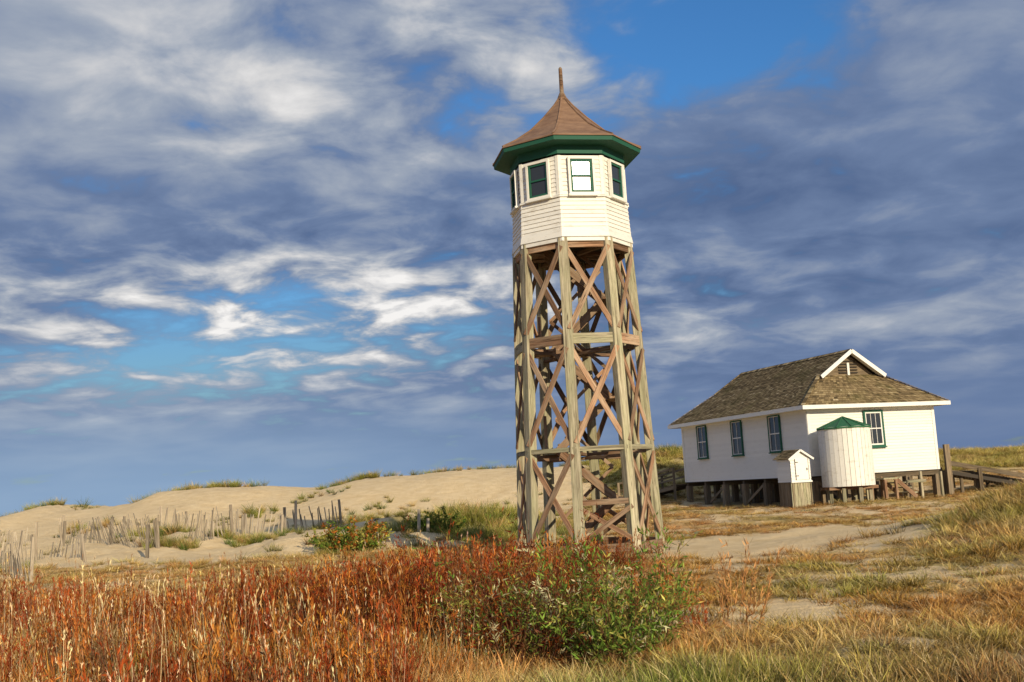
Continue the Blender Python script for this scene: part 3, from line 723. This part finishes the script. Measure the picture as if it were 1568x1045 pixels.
shrub('round_yellow_green_bush',-5.9,37.5,120,1.25,1.5,1.0,10,.11,.05,[OLV,YL,GL*.8,ORG*.8],(.2,.12,.06))
shrub('dark_green_bush',-3.4,42.5,90,1.0,1.6,.9,8,.12,.035,[GRN*.9,OLV,GRN],(.15,.1,.06))

# ---------------------------------------------------------------- SAND FENCES
def fence(name,pts,h=1.15,sp=.145,gap=.13,leanamp=.25):
    e=empty(name); mb=MB(); mp=MB(); tot=0
    for a,b in zip(pts[:-1],pts[1:]):
        a=Vector((a[0],a[1],0));b=Vector((b[0],b[1],0));Ln=(b-a).length;d=(b-a).normalized();n=Vector((-d.y,d.x,0)); N=int(Ln/sp)
        for k in range(N):
            p=a+d*(k*sp); tot+=sp
            ph=tot*.7; ln=leanamp*(math.sin(ph*.6)+.6*math.sin(ph*1.7+1)); al=leanamp*1.2*math.sin(ph*.43+2)+random.gauss(0,.11)
            if random.random()<gap or math.sin(ph*.9+len(pts))>.86: continue
            z=G(p.x,p.y)-.12-.45*max(0,math.sin(ph*.5)); hh=h*random.uniform(.7,1.12)
            q=Vector((p.x,p.y,z)); top=q+Vector((0,0,hh))+n*ln*hh*.6+d*al*hh*.6
            mb.beam(q,top,.05,.012,d,'fence')
        K=max(1,int(Ln/2.6))
        for k in range(K+1):
            p=a+d*(Ln*k/K); z=G(p.x,p.y)-.3; t=Vector((p.x+random.gauss(0,.14),p.y,z+1.5+random.uniform(-.3,.3)))
            mp.beam((p.x,p.y,z),t,.1,.09,d,'fence')
    mb.build('pickets',e); mp.build('posts',e)
fence('sand_fence',[(-14.2,31.5),(-15.6,33.5),(-18.0,36.5),(-21,41.5),(-25,46)],h=1.3)
fence('sand_fence',[(-24,46.5),(-20,47.5),(-17,45),(-14.0,42.0),(-12.2,46.0),(-10.5,47.5)],h=1.3,leanamp=.45)
fence('sand_fence',[(-17.5,53),(-14,54.5),(-11.5,53),(-9.0,54.5)],h=1.4)
fence('sand_fence',[(-30,55),(-24,57),(-20,55),(-17.5,57)],h=1.2)
fence('sand_fence',[(-22,40),(-18.5,41.5),(-16,40)],h=1.1,leanamp=.5)
for (x,y,h) in((-3.9,41,.9),(-3.6,41.3,.6),(-13.6,39.5,1.2),(-10.8,52,1.5)):
    e=empty('fence_post'); mb=MB(); z=G(x,y)-.3; mb.beam((x,y,z),(x+.05,y,z+h+.3),.11,.1,(1,0,0),'fence'); mb.build('post',e)

# ---------------------------------------------------------------- LIGHT
saz=math.radians(2*(PH0+22.5)+3.5); sel=math.radians(19)
sd=Vector((math.sin(saz)*math.cos(sel),-math.cos(saz)*math.cos(sel),math.sin(sel)))
sl=bpy.data.lights.new('sun','SUN'); sl.energy=5.0; sl.angle=math.radians(.5); sl.color=(1,.85,.60)
so=link(bpy.data.objects.new('sun',sl)); so.rotation_euler=sd.to_track_quat('Z','Y').to_euler(); so.location=(10,-20,20)
w=bpy.data.worlds.new('World'); scene.world=w; w.use_nodes=True; nt=NT(w.node_tree)
bg=nt.n['Background']; bg.inputs[1].default_value=.1
sky=nt.new('ShaderNodeTexSky',sky_type='NISHITA'); sky.sun_disc=False; sky.sun_elevation=sel; sky.sun_rotation=math.pi-saz
sky.air_density=1.2; sky.dust_density=.6; sky.ozone_density=2.5
tc=nt.new('ShaderNodeTexCoord').outputs['Generated']
sp=nt.new('ShaderNodeSeparateXYZ'); nt.l.new(tc,sp.inputs[0]); sx,sy,sz=sp.outputs
az=nt.m('MULTIPLY',nt.m('ARCTAN2',sx,sy),57.3); el=nt.m('MULTIPLY',nt.m('ARCSINE',sz),57.3)
def ga(a0,e0,sa,se):
    p=nt.m('DIVIDE',nt.m('SUBTRACT',az,a0),sa);q=nt.m('DIVIDE',nt.m('SUBTRACT',el,e0),se)
    return nt.m('EXPONENT',nt.m('MULTIPLY',nt.m('ADD',nt.m('MULTIPLY',p,p),nt.m('MULTIPLY',q,q)),-1))
k=nt.m('DIVIDE',1,nt.m('ADD',nt.m('MAXIMUM',sz,0),.17))
cb=nt.new('ShaderNodeCombineXYZ'); nt.put(cb.inputs[0],nt.m('MULTIPLY',sx,k)); nt.put(cb.inputs[1],nt.m('MULTIPLY',sy,k)); P=cb.outputs[0]
def add(*a):
    r=a[0]
    for q in a[1:]: r=nt.m('ADD',r,q)
    return r
def mul(a,b): return nt.m('MULTIPLY',a,b)
nA=nt.noise(P,1.7,3,.5,.2); nB=nt.noise(P,4.6,7,.55,.3)
big=mul(nt.m('SUBTRACT',nA,.5),2.6); fine=mul(nt.m('SUBTRACT',nB,.5),3.2)
tex=add(.20,mul(ga(-10,9.5,17,3.4),1.05),mul(ga(-6,22,15,6),.36),mul(ga(8,24,10,4),.3))
tex=mul(tex,nt.sm(1.5,6,el))
shade=add(.28,mul(big,.28),mul(fine,tex), mul(ga(-14,21.5,14,6.0),.32), mul(ga(-10,10.6,14,2.2),.32),mul(ga(-14,7.0,14,1.5),.16), mul(ga(18,7.2,12,1.0),.16), mul(ga(18,14,13,5),-.10), mul(ga(-13,14.8,15,2.0),-.13),mul(ga(-20,4,14,2.5),.10))
ccol=nt.ramp(shade,[(0,(.070,.120,.25)),(.28,(.155,.22,.37)),(.52,(.34,.39,.48)),(.76,(.65,.65,.66)),(1,(.92,.90,.88))])
hz=nt.m('SUBTRACT',1,nt.sm(0,7.5,el)); ccol=nt.mixc(mul(hz,.9),ccol,nt.mixc(nt.sm(-20,18,az),(.27,.40,.58),(.14,.21,.37)))
cover=add(mul(fine,.8),mul(big,.45),1.06,mul(ga(12,23.5,10,4.5),-1.2),mul(ga(2,19,6,3),-.35),mul(ga(-18,6.8,14,2.0),-.60),mul(ga(-10,9.5,14,2.4),-.46))
cov=nt.sm(.05,.8,cover)
skyc=nt.mixc(1.0,sky.outputs[0],nt.mixc(nt.sm(4,18,el),(.42,.60,.80),(.42,.85,1.3)),'MULTIPLY')
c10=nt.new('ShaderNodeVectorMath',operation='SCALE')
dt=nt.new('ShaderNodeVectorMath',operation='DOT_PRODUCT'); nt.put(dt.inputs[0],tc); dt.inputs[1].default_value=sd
sg_=nt.sm(-.2,1,dt.outputs['Value'])  # warm boost added to unseen sun-side clouds, to fill shaded surfaces
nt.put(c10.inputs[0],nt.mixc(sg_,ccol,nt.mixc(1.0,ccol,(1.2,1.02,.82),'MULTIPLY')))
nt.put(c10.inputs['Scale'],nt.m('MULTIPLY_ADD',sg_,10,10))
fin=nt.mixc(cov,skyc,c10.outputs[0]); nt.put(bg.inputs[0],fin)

# ---------------------------------------------------------------- CAMERA
cam=bpy.data.cameras.new('camera'); cam.sensor_width=36; cam.lens=36*1650/1568; cam.clip_end=12000; cam.clip_start=.1
co=link(bpy.data.objects.new('camera',cam))
p=math.radians(7.70); ro=math.radians(3.2)
co.matrix_world=Matrix.Translation((0,0,EYE))@Matrix.Rotation(math.pi/2+p,4,'X')@Matrix.Rotation(-ro,4,'Z')
scene.camera=co
print('DONE',len(bpy.data.objects))
